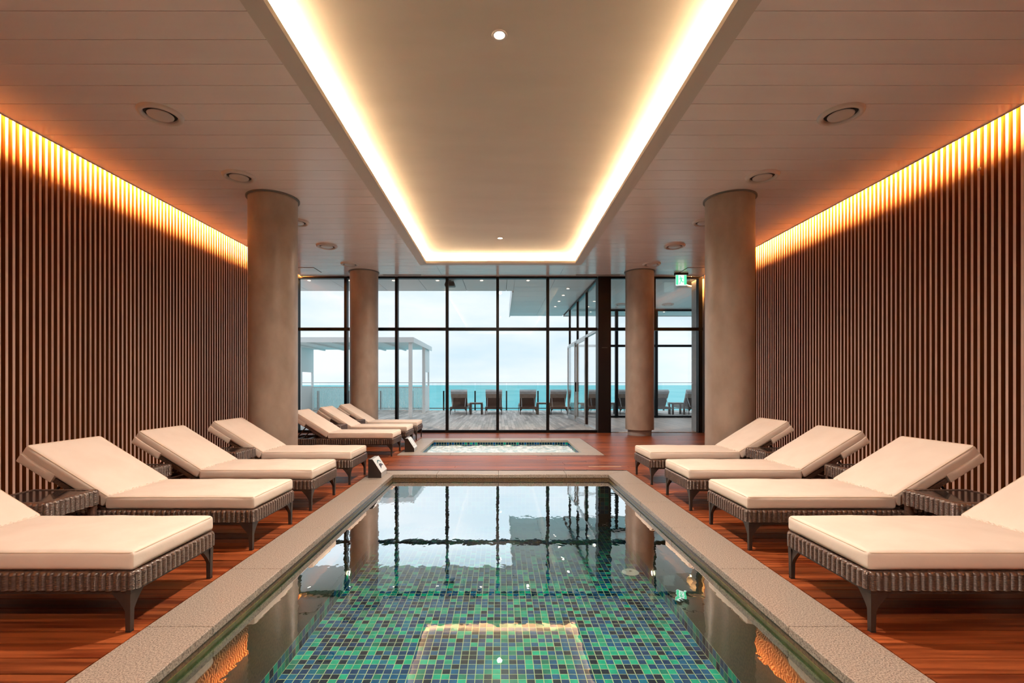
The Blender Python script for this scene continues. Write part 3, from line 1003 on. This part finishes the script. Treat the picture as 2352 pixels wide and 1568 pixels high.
fs = [(j * (NX + 1) + i, j * (NX + 1) + i + 1, (j + 1) * (NX + 1) + i + 1, (j + 1) * (NX + 1) + i) for j in range(NY) for i in range(NX)]
mb.add(vs, fs)
mb.build('bubbling_water', M_FROTH, tub, True)

# ------------------------------------------------------------------ information wedges
def wedge(x, y, label, picture):
    w = root('information_sign', label, 'sign', (x, y, 0.0))
    prof = [(0.0, 0.0), (0.0, 0.237), (0.054, 0.237), (0.166, 0.063), (0.166, 0.0)]
    MB().prism(prof, 0.0, 0.008, 'y').prism(prof, 0.292, 0.30, 'y').box(0.0, 0.008, 0.008, 0.292, 0.0, 0.236)\
        .build('side_plate', M_SIGNBODY, w)
    MB().prism([(0.008, 0.003), (0.008, 0.236), (0.0535, 0.236), (0.1650, 0.0625), (0.1650, 0.003)], 0.008, 0.292, 'y').build('body', M_ALU, w)
    # sloped face
    p0, p1 = Vector((0.0535, 0, 0.2375)), Vector((0.1655, 0, 0.0635))
    u = (p1 - p0)
    n = Vector((-u.z, 0, u.x)).normalized()
    if n.z < 0: n = -n
    def face(poly, h, m, nm, par):
        mbx = MB()
        b = [p0 + u * a + Vector((0, t, 0)) + n * 0.0 for a, t in poly]
        tp = [q + n * h for q in b]
        k = len(poly)
        mbx.add(b + tp, [tuple(range(k, 2 * k))] + [(i, (i + 1) % k, (i + 1) % k + k, i + k) for i in range(k)])
        return mbx.build(nm, m, par)
    fp = face([(0.0, 0.0), (1.0, 0.0), (1.0, 0.30), (0.0, 0.30)], 0.003, M_SIGNFACE, 'face_plate', w)
    if picture:
        face([(0.30, 0.09), (0.20, 0.13), (0.20, 0.18), (0.34, 0.24), (0.42, 0.24), (0.28, 0.18), (0.30, 0.13), (0.42, 0.09)], 0.0045, M_INKTEAL, 'printed_arc', fp)
        face([(0.48, 0.10), (0.44, 0.15), (0.48, 0.20), (0.60, 0.25), (0.66, 0.25), (0.62, 0.20), (0.66, 0.15), (0.78, 0.10)], 0.0045, M_INKDARK, 'printed_shape', fp)
    else:
        face([(0.18, 0.07), (0.80, 0.07), (0.80, 0.075), (0.18, 0.075)], 0.0045, M_GREY, 'printed_line', fp)
        face([(0.18, 0.225), (0.80, 0.225), (0.80, 0.23), (0.18, 0.23)], 0.0045, M_GREY, 'printed_line', fp)
        face([(0.80, 0.07), (0.815, 0.07), (0.815, 0.23), (0.80, 0.23)], 0.0045, M_GREY, 'printed_line', fp)
wedge(-1.688, 6.10, 'dark wedge sign with printed picture on the pool coping corner', True)
wedge(-1.688, 8.42, 'dark wedge sign with blank white face on the hot tub coping', False)

# ------------------------------------------------------------------ exit sign
ex = root('exit_sign', 'green illuminated emergency exit sign with a running figure', 'exit sign', (4.28, 11.36, CEIL))
MB().box(-0.155, 0.155, -0.045, 0.045, -0.05, 0.0).build('housing', M_BLACK, ex)
pan = MB().box(-0.125, 0.125, -0.010, 0.010, -0.295, -0.05).build('panel', M_EXITWHITE, ex)
yf = -0.0125
MB().box(-0.125, -0.07, yf, -0.0102, -0.28, -0.055).build('green_field', M_EXITGREEN, pan)
MB().box(0.065, 0.125, yf, -0.0102, -0.28, -0.055).build('green_field', M_EXITGREEN, pan)
mb = MB()
def limb(pts, w):
    for (x0, z0), (x1, z1) in zip(pts[:-1], pts[1:]):
        d = Vector((x1 - x0, z1 - z0)); nn = Vector((-d.y, d.x)).normalized() * w
        e = d.normalized() * w * 0.4
        mb.prism([(x0 + nn.x - e.x, z0 + nn.y - e.y), (x0 - nn.x - e.x, z0 - nn.y - e.y), (x1 - nn.x + e.x, z1 - nn.y + e.y), (x1 + nn.x + e.x, z1 + nn.y + e.y)], yf, -0.0102, 'y')
mb.prism([(-0.022 + 0.014 * math.cos(a * PI / 6), -0.092 + 0.014 * math.sin(a * PI / 6)) for a in range(12)], yf, -0.0102, 'y')
limb([(-0.012, -0.115), (0.0, -0.175)], 0.017)
limb([(-0.012, -0.118), (-0.042, -0.135), (-0.05, -0.16)], 0.006)
limb([(0.0, -0.118), (0.030, -0.130), (0.045, -0.150)], 0.006)
limb([(0.002, -0.175), (0.022, -0.215), (0.058, -0.212)], 0.009)
limb([(-0.004, -0.175), (-0.024, -0.225), (-0.038, -0.265)], 0.009)
mb.build('running_figure', M_EXITGREEN, pan)

# outdoor speaker under the soffit
sp = root('outdoor_speaker', 'small grey box speaker hanging under the outdoor soffit', 'speaker', (-1.30, 12.30, CEIL + 0.02))
MB().box(-0.03, 0.03, -0.03, 0.03, -0.03, 0.0).build('bracket', M_GREY, sp)
MB().prism([(-0.10, -0.03), (0.10, -0.03), (0.135, -0.12), (0.125, -0.155), (-0.125, -0.155), (-0.135, -0.12)], -0.10, 0.10, 'y').build('cabinet', M_GREY, sp)
MB().box(-0.11, 0.11, -0.106, -0.10, -0.145, -0.06).build('grille', M_DARK, sp)

# ------------------------------------------------------------------ wicker band
def wicker_band(lx, ly, z0, z1, rc=0.045, lip=0.05, rib=0.036, rows=13):
    """basket weave round a rounded rectangle (x 0..lx, y -ly/2..ly/2), rolled over the top edge"""
    mb = MB()
    hx, hy = lx / 2, ly / 2
    per = 2 * (lx - 2 * rc) + 2 * (ly - 2 * rc) + 2 * PI * rc
    nr = int(round(per / rib / 2)) * 2
    ns = nr * 6
    segs = [(lx - 2 * rc), PI * rc / 2, (ly - 2 * rc), PI * rc / 2] * 2
    corners = [(hx - rc, -hy + rc, -PI / 2), (hx - rc, hy - rc, 0), (-hx + rc, hy - rc, PI / 2), (-hx + rc, -hy + rc, PI)]
    starts = [(-hx + rc, -hy, 1, 0), (hx, -hy + rc, 0, 1), (hx - rc, hy, -1, 0), (-hx, hy - rc, 0, -1)]
    def pt(s):
        s = s % per
        for k in range(8):
            if s <= segs[k] + 1e-9:
                if k % 2 == 0:
                    x, y, dx, dy = starts[k // 2]
                    return (x + dx * s, y + dy * s, dy, -dx)
                cx, cy, a0 = corners[k // 2]
                a = a0 + s / rc
                return (cx + rc * math.cos(a), cy + rc * math.sin(a), math.cos(a), math.sin(a))
            s -= segs[k]
        x, y, dx, dy = starts[0]
        return (x, y, dy, -dx)
    h = z1 - z0
    prof = []                                # (inset, z, strand phase)
    nzs = rows * 4
    for i in range(nzs + 1):
        prof.append((0.0, z0 + (h - 0.014) * i / nzs, rows * i / nzs))
    for i in range(1, 4):
        a = PI / 2 * i / 3
        prof.append((0.014 * (1 - math.cos(a)), z1 - 0.014 + 0.014 * math.sin(a), 0.5))
    for i in range(1, 9):
        prof.append((0.014 + (lip - 0.014) * i / 8, z1, 0.5))
    prof.append((lip, z1 - 0.03, 0.5))
    nn = len(prof)
    vs, fs = [], []
    for j in range(ns):
        x, y, ox, oy = pt(per * j / ns)
        ph = j / 6.0
        bul = abs(math.sin(PI * ph)) ** 0.6
        even = int(ph) % 2
        for i, (ins, z, st) in enumerate(prof):
            side = i <= nzs
            if side:
                strand = abs(math.sin(PI * (st + 0.5 * even)))
                d = 0.0085 * bul + 0.0030 * strand * (0.4 + 0.6 * bul) - 0.007
                zz = z
            else:
                d = (0.0085 * bul - 0.007) * max(0.0, 1 - ins / 0.014)
                zz = z + (0.002 * (bul - 0.5) if ins > 0.01 else 0)
            vs.append((hx + x + ox * (d - ins), y + oy * (d - ins), zz))
    for j in range(ns):
        j2 = (j + 1) % ns
        for i in range(nn - 1):
            fs.append((j * nn + i, j2 * nn + i, j2 * nn + i + 1, j * nn + i + 1))
    # inner skirt
    mb.add(vs, fs)
    mb.box(0.012, lx - 0.012, -hy + 0.012, -hy + lip, z0 + 0.002, z1 - 0.02)
    mb.box(0.012, lx - 0.012, hy - lip, hy - 0.012, z0 + 0.002, z1 - 0.02)
    mb.box(0.012, lip, -hy + lip, hy - lip, z0 + 0.002, z1 - 0.02)
    mb.box(lx - lip, lx - 0.012, -hy + lip, hy - lip, z0 + 0.002, z1 - 0.02)
    return mb

def rounded_box(lx, ly, lz, r, puff=0.0, wr=0.0, seed=0, nx=26, ny=14):
    """cushion with soft edges, x 0..lx, y centred, z 0..lz"""
    hx, hy, hz = lx / 2, ly / 2, lz / 2
    def axis(h, n):
        e = [-h + r * (1 - math.cos(PI / 2 * i / 4)) * 1.0 for i in range(4)]
        mid = [-(h - r) + 2 * (h - r) * i / n for i in range(n + 1)]
        return e + mid + [-x for x in e[::-1]]
    ax, ay, az = axis(hx, nx), axis(hy, ny), axis(hz, 4)
    idx, vs, fs = {}, [], []
    def vert(x, y, z):
        key = (round(x, 5), round(y, 5), round(z, 5))
        if key not in idx:
            q = Vector((max(-(hx - r), min(hx - r, x)), max(-(hy - r), min(hy - r, y)), max(-(hz - r), min(hz - r, z))))
            d = Vector((x, y, z)) - q
            p = q + d.normalized() * r if d.length > 1e-7 else Vector((x, y, z))
            k = (1 - (x / hx) ** 2) * (1 - (y / hy) ** 2)
            w = wr * mnoise.noise((x * 4 + seed, y * 5, z * 3)) + wr * 0.5 * mnoise.noise((x * 11 + seed, y * 13, 5))
            p.z += (puff * k + w * min(1, 4 * k + 0.3)) * (1 if z > 0 else 0.2 * (z + hz) / hz)
            # sides swell a little, corners pull in
            sw = 1 - (z / hz) ** 2
            if abs(x) > hx - r: p.x += math.copysign(0.006 * sw * (1 - (y / hy) ** 8) - 0.006 * abs(y / hy) ** 8, x)
            if abs(y) > hy - r: p.y += math.copysign(0.006 * sw * (1 - (x / hx) ** 8) - 0.004 * abs(x / hx) ** 8, y)
            idx[key] = len(vs)
            vs.append((p.x + hx, p.y, p.z + hz))
        return idx[key]
    def sheet(fn, A, B):
        for a0, a1 in zip(A[:-1], A[1:]):
            for b0, b1 in zip(B[:-1], B[1:]):
                f = [vert(*fn(a0, b0)), vert(*fn(a1, b0)), vert(*fn(a1, b1)), vert(*fn(a0, b1))]
                if len(set(f)) == 4:
                    fs.append(tuple(f))
    for s in (-1, 1):
        sheet(lambda a, b: (a, b, s * hz), ax, ay)
        sheet(lambda a, b: (a, s * hy, b), ax, az)
        sheet(lambda a, b: (s * hx, a, b), ay, az)
    return MB().add(vs, fs)

def rim(lx, ly, z, ins, r=0.0035):
    """piping round a cushion edge"""
    hy = ly / 2
    pts = []
    rc = 0.02
    for cx, cy, a0 in ((lx - ins - rc, -hy + ins + rc, -PI / 2), (lx - ins - rc, hy - ins - rc, 0), (ins + rc, hy - ins - rc, PI / 2), (ins + rc, -hy + ins + rc, PI)):
        for k in range(4):
            a = a0 + PI / 2 * k / 3
            pts.append((cx + rc * math.cos(a), cy + rc * math.sin(a), z))
    return MB().tube(pts, r, 6, True)

def leg_builder(z1, sx, sy, t=0.025, flare=0.07, name='leg'):
    """slim tapered leg with curved gussets running towards +sx and +sy"""
    m = MB()
    n = 10
    secs = [(0.0, t * 0.46), (0.02, t * 0.47), (z1 * 0.6, t * 0.52), (z1, t * 0.62)]
    vs, fs = [], []
    for z, h in secs:
        vs += [(-h, -h, z), (h, -h, z), (h, h, z), (-h, h, z)]
    for i in range(len(secs) - 1):
        for k in range(4):
            fs.append((i * 4 + k, i * 4 + (k + 1) % 4, (i + 1) * 4 + (k + 1) % 4, (i + 1) * 4 + k))
    fs += [(3, 2, 1, 0), tuple((len(secs) - 1) * 4 + k for k in range(4))]
    m.add(vs, fs)
    cur = [(t * 0.45 + flare * (k / 6) ** 1.25, z1 - 0.100 + 0.100 * (k / 6) ** 0.85) for k in range(7)]
    poly = [(0.0, z1 - 0.115)] + cur + [(0.0, z1)]
    w = t * 0.40
    m.prism([(sx * a, b) for a, b in poly], -w, w, 'y')
    m.prism([(sy * a, b) for a, b in poly], -w, w, 'x')
    return m

ANG = math.radians(32)
LL, LWD = 1.80, 0.68
def make_lounger():
    t = root('sun_lounger', 'x', 'sun lounger')
    wicker_band(LL, LWD, 0.205, 0.293).build('wicker_apron', M_WICKER, t, True)
    mb = MB()
    mb.box(0.02, LL - 0.02, -0.33, -0.29, 0.186, 0.204).box(0.02, LL - 0.02, 0.29, 0.33, 0.186, 0.204)
    mb.box(0.02, 0.06, -0.29, 0.29, 0.186, 0.204).box(LL - 0.06, LL - 0.02, -0.29, 0.29, 0.186, 0.204)
    mb.build('under_frame', M_METAL, t)
    mb = MB()
    mb.box(0.05, 1.08, -0.30, 0.30, 0.262, 0.288)
    for x in (1.25, 1.5):
        mb.box(x, x + 0.04, -0.305, 0.305, 0.235, 0.262)
    mb.build('seat_base', M_WICKER, t)
    for sx, x in ((1, 0.034), (-1, LL - 0.034)):
        for sy, y in ((1, -0.318), (-1, 0.318)):
            lg = leg_builder(0.187, sx, sy).build('leg', M_METAL, t, loc=(x, y, 0))
            MB().box(-0.012, 0.012, -0.012, 0.012, 0.0, 0.008).build('foot_cap', M_FOOT, lg)
    c = rounded_box(1.075, 0.645, 0.098, 0.026, 0.012, 0.005, 1).build('seat_cushion', M_FABRIC, t, True, loc=(0.012, 0, 0.292))
    rim(1.075, 0.645, 0.088, 0.004).build('piping', M_PIPE, c, True)
    bc = rounded_box(0.70, 0.64, 0.102, 0.028, 0.012, 0.005, 9).build('back_cushion', M_FABRIC, t, True, loc=(1.115, 0, 0.305))
    bc.rotation_euler = (0, -ANG, 0)
    rim(0.70, 0.64, 0.092, 0.004).build('piping', M_PIPE, bc, True)
    # ruffled tie strip along the fold
    mb = MB()
    pts = [(0.0 + 0.006 * math.sin(k * 2.1), -0.30 + 0.60 * k / 60, 0.004 * math.sin(k * 1.7) + 0.003 * math.sin(k * 0.9)) for k in range(61)]
    mb.tube(pts, 0.008, 6)
    mb.build('ruffle', M_FABRIC, t, True, loc=(1.072, 0, 0.388))
    bf = MB()
    bf.box(-0.04, 0.66, -0.305, -0.265, -0.040, -0.004).box(-0.04, 0.66, 0.265, 0.305, -0.040, -0.004)
    for k in range(14):
        x = 0.02 + k * 0.045
        bf.box(x, x + 0.028, -0.265, 0.265, -0.028, -0.008)
    b = bf.build('backrest_frame', M_WICKER, t, loc=(1.115, 0, 0.305))
    b.rotation_euler = (0, -ANG, 0)
    sl = rounded_box(0.285, 0.652, 0.074, 0.012, 0.0, 0.0, 4, 10, 12).build('head_sleeve', M_FABRIC, bc, True, loc=(0.410, 0, -0.042))
    mb = MB()
    hx_, hz_ = 1.115 + 0.42 * math.cos(ANG), 0.305 + 0.42 * math.sin(ANG) - 0.03
    for y in (-0.2, 0.2):
        mb.tube([(hx_, y, hz_), (1.68, y, 0.262)], 0.010, 8)
    mb.tube([(1.68, -0.3, 0.262), (1.68, 0.3, 0.262)], 0.010, 8)
    mb.build('back_prop', M_METAL, t, True)
    return t

lounger = make_lounger()
FX = 1.765
spots = [('L', 2.640, 'cream wicker lounger nearest the camera on the left side, cut by the frame'),
         ('L', 3.775, 'second cream wicker lounger from the front on the left side'),
         ('L', 4.850, 'third cream wicker lounger from the front on the left side'),
         ('L', 6.020, 'fourth cream wicker lounger on the left, beside the near left column'),
         ('L', 8.220, 'cream wicker lounger just behind the near left column, next to the hot tub'),
         ('L', 9.400, 'cream wicker lounger between two others next to the hot tub'),
         ('L', 10.530, 'farthest cream wicker lounger on the left, before the far left column'),
         ('R', 2.640, 'cream wicker lounger nearest the camera on the right side, cut by the frame'),
         ('R', 3.775, 'second cream wicker lounger from the front on the right side'),
         ('R', 4.850, 'third cream wicker lounger from the front on the right side'),
         ('R', 6.020, 'farthest cream wicker lounger on the right, before the near right column')]
for i, (sd, y, lb) in enumerate(spots):
    o = lounger if i == 0 else copy_tree(lounger)
    s = -1 if sd == 'L' else 1
    o.location = (s * FX, y, 0)
    o.rotation_euler = (0, 0, PI if s < 0 else 0)
    tag(o, lb, 'sun lounger', 'cream sun loungers in the pool hall')

# ------------------------------------------------------------------ side tables
def make_table():
    t = root('side_table', 'x', 'side table')
    a, b = 0.48, 0.425
    wicker_band(a, b, 0.345, 0.450, 0.03, 0.045).build('wicker_apron', M_WICKER, t, True)
    MB().box(0.03, a - 0.03, -b / 2 + 0.03, b / 2 - 0.03, 0.436, 0.447).build('glass_top', M_TABLEGLASS, t)
    for x in (0.033, a - 0.033):
        for y in (-b / 2 + 0.033, b / 2 - 0.033):
            m = MB()
            prof = []
            for k in range(31):
                prof.append((0.026 + 0.003 * abs(math.sin(PI * k / 2)), 0.008 + 0.345 * k / 30))
            m.lathe(prof, 14, close=True)
            lg = m.build('leg', M_WICKER, t, True, loc=(x, y, 0))
            MB().lathe([(0.02, 0), (0.02, 0.008)], 12, close=True).build('foot_cap', M_FOOT, lg)
    return t
table = make_table()
tspots = [(-1, 2.855, 3.207, 'wicker side table with dark glass top between the two front left loungers'),
          (-1, 3.08, 4.318, 'wicker side table by the wall between the second and third left loungers'),
          (-1, 2.885, 5.445, 'wicker side table between the third and fourth left loungers'),
          (-1, 2.88, 8.815, 'wicker side table behind the near left column, between the first two hot tub loungers'),
          (-1, 2.87, 9.965, 'wicker side table beside the farthest left lounger'),
          (1, 2.855, 3.207, 'wicker side table with dark glass top between the two front right loungers'),
          (1, 3.03, 4.318, 'wicker side table by the wall between the second and third right loungers'),
          (1, 2.885, 5.445, 'wicker side table between the third right lounger and the farthest right one')]
for i, (s, x, y, lb) in enumerate(tspots):
    o = table if i == 0 else copy_tree(table)
    o.location = (s * x, y, 0)
    o.rotation_euler = (0, 0, PI if s < 0 else 0)
    if abs(y - 4.318) < 0.01:
        o.scale = (1, 0.86, 1)
    tag(o, lb, 'side table', 'wicker side tables in the pool hall')

# ------------------------------------------------------------------ terrace loungers (seen from behind)
def make_outdoor():
    t = root('terrace_lounger', 'x', 'sun lounger')
    L2, W2 = 1.85, 0.66
    A2 = math.radians(58)
    MB().box(0, L2, -W2 / 2, -W2 / 2 + 0.05, 0.21, 0.30).box(0, L2, W2 / 2 - 0.05, W2 / 2, 0.21, 0.30)\
        .box(0, 0.05, -W2 / 2 + 0.05, W2 / 2 - 0.05, 0.21, 0.30).box(L2 - 0.05, L2, -W2 / 2 + 0.05, W2 / 2 - 0.05, 0.21, 0.30)\
        .box(0.1, 1.1, -W2 / 2 + 0.05, W2 / 2 - 0.05, 0.27, 0.29).build('base_frame', M_WICKER, t)
    for sx, x in ((1, 0.03), (-1, L2 - 0.03)):
        for sy, y in ((1, -0.31), (-1, 0.31)):
            leg_builder(0.215, sx, sy).build('leg', M_METAL, t, loc=(x, y, 0))
    rounded_box(1.22, 0.62, 0.085, 0.02, 0.008, 0.003, 2, 10, 6).build('seat_cushion', M_OUTFAB, t, True, loc=(0.02, 0, 0.292))
    o = rounded_box(0.66, 0.62, 0.085, 0.02, 0.005, 0.003, 3, 10, 6).build('back_cushion', M_OUTFAB, t, True, loc=(1.28, 0, 0.33))
    o.rotation_euler = (0, -A2, 0)
    m = MB().box(0.0, 0.60, -0.30, 0.30, -0.03, -0.004)
    for k in range(9):
        m.box(0.01, 0.58, -0.29 + k * 0.066, -0.255 + k * 0.066, -0.036, -0.03)
    p = m.build('back_panel', M_WICKER, t, loc=(1.28, 0, 0.33))
    p.rotation_euler = (0, -A2, 0)
    m = rounded_box(0.30, 0.635, 0.13, 0.02, 0.0, 0.008, 6, 8, 12)
    tw = m.build('head_sleeve', M_OUTFAB, o, True, loc=(0.38, 0, -0.04))
    m = rounded_box(0.13, 0.645, 0.15, 0.02, 0.0, 0.02, 8, 6, 14)
    m.build('towel', M_TOWEL, o, True, loc=(0.57, 0, -0.05))
    MB().tube([(1.50, -0.25, 0.66), (1.78, -0.25, 0.30)], 0.010, 6).tube([(1.50, 0.25, 0.66), (1.78, 0.25, 0.30)], 0.010, 6).build('back_prop', M_ALU, t)
    return t
outl = make_outdoor()
OY = 18.62
ospots = [(-1.64, 'terrace lounger seen from behind, the leftmost one, right of the pergola'), (-0.27, 'second terrace lounger from the left, seen from behind'),
          (1.07, 'third terrace lounger from the left, seen from behind'), (2.27, 'fourth terrace lounger from the left, next to the sliding door'),
          (3.68, 'first terrace lounger seen through the annex glass'), (4.95, 'terrace lounger partly hidden by the far right column'),
          (6.28, 'terrace lounger seen right of the far right column'), (7.62, 'rightmost terrace lounger beside the grey stone wall')]
for i, (x, lb) in enumerate(ospots):
    o = outl if i == 0 else copy_tree(outl)
    o.location = (x, OY + 1.80, 0)
    o.rotation_euler = (0, 0, -PI / 2)
    tag(o, lb, 'sun lounger', 'dark loungers on the terrace facing the sea')
def make_outtable():
    t = root('terrace_table', 'x', 'side table')
    MB().box(-0.25, 0.25, -0.24, 0.24, 0.40, 0.46).build('table_top', M_WICKER, t)
    for x in (-0.22, 0.22):
        for y in (-0.2, 0.2):
            MB().box(x - 0.035, x + 0.035, y - 0.035, y + 0.035, 0.0, 0.40).build('leg', M_WICKER, t)
    return t
ot = make_outtable()
for i, (x, lb) in enumerate(((-0.96, 'dark terrace side table between the two leftmost terrace loungers'), (1.67, 'dark terrace side table between the third and fourth terrace loungers'),
                             (4.30, 'dark terrace side table seen beside the far right column'), (6.93, 'dark terrace side table near the grey stone wall'))):
    o = ot if i == 0 else copy_tree(ot)
    o.location = (x, OY + 0.25, 0)
    tag(o, lb, 'side table', 'dark side tables on the terrace')
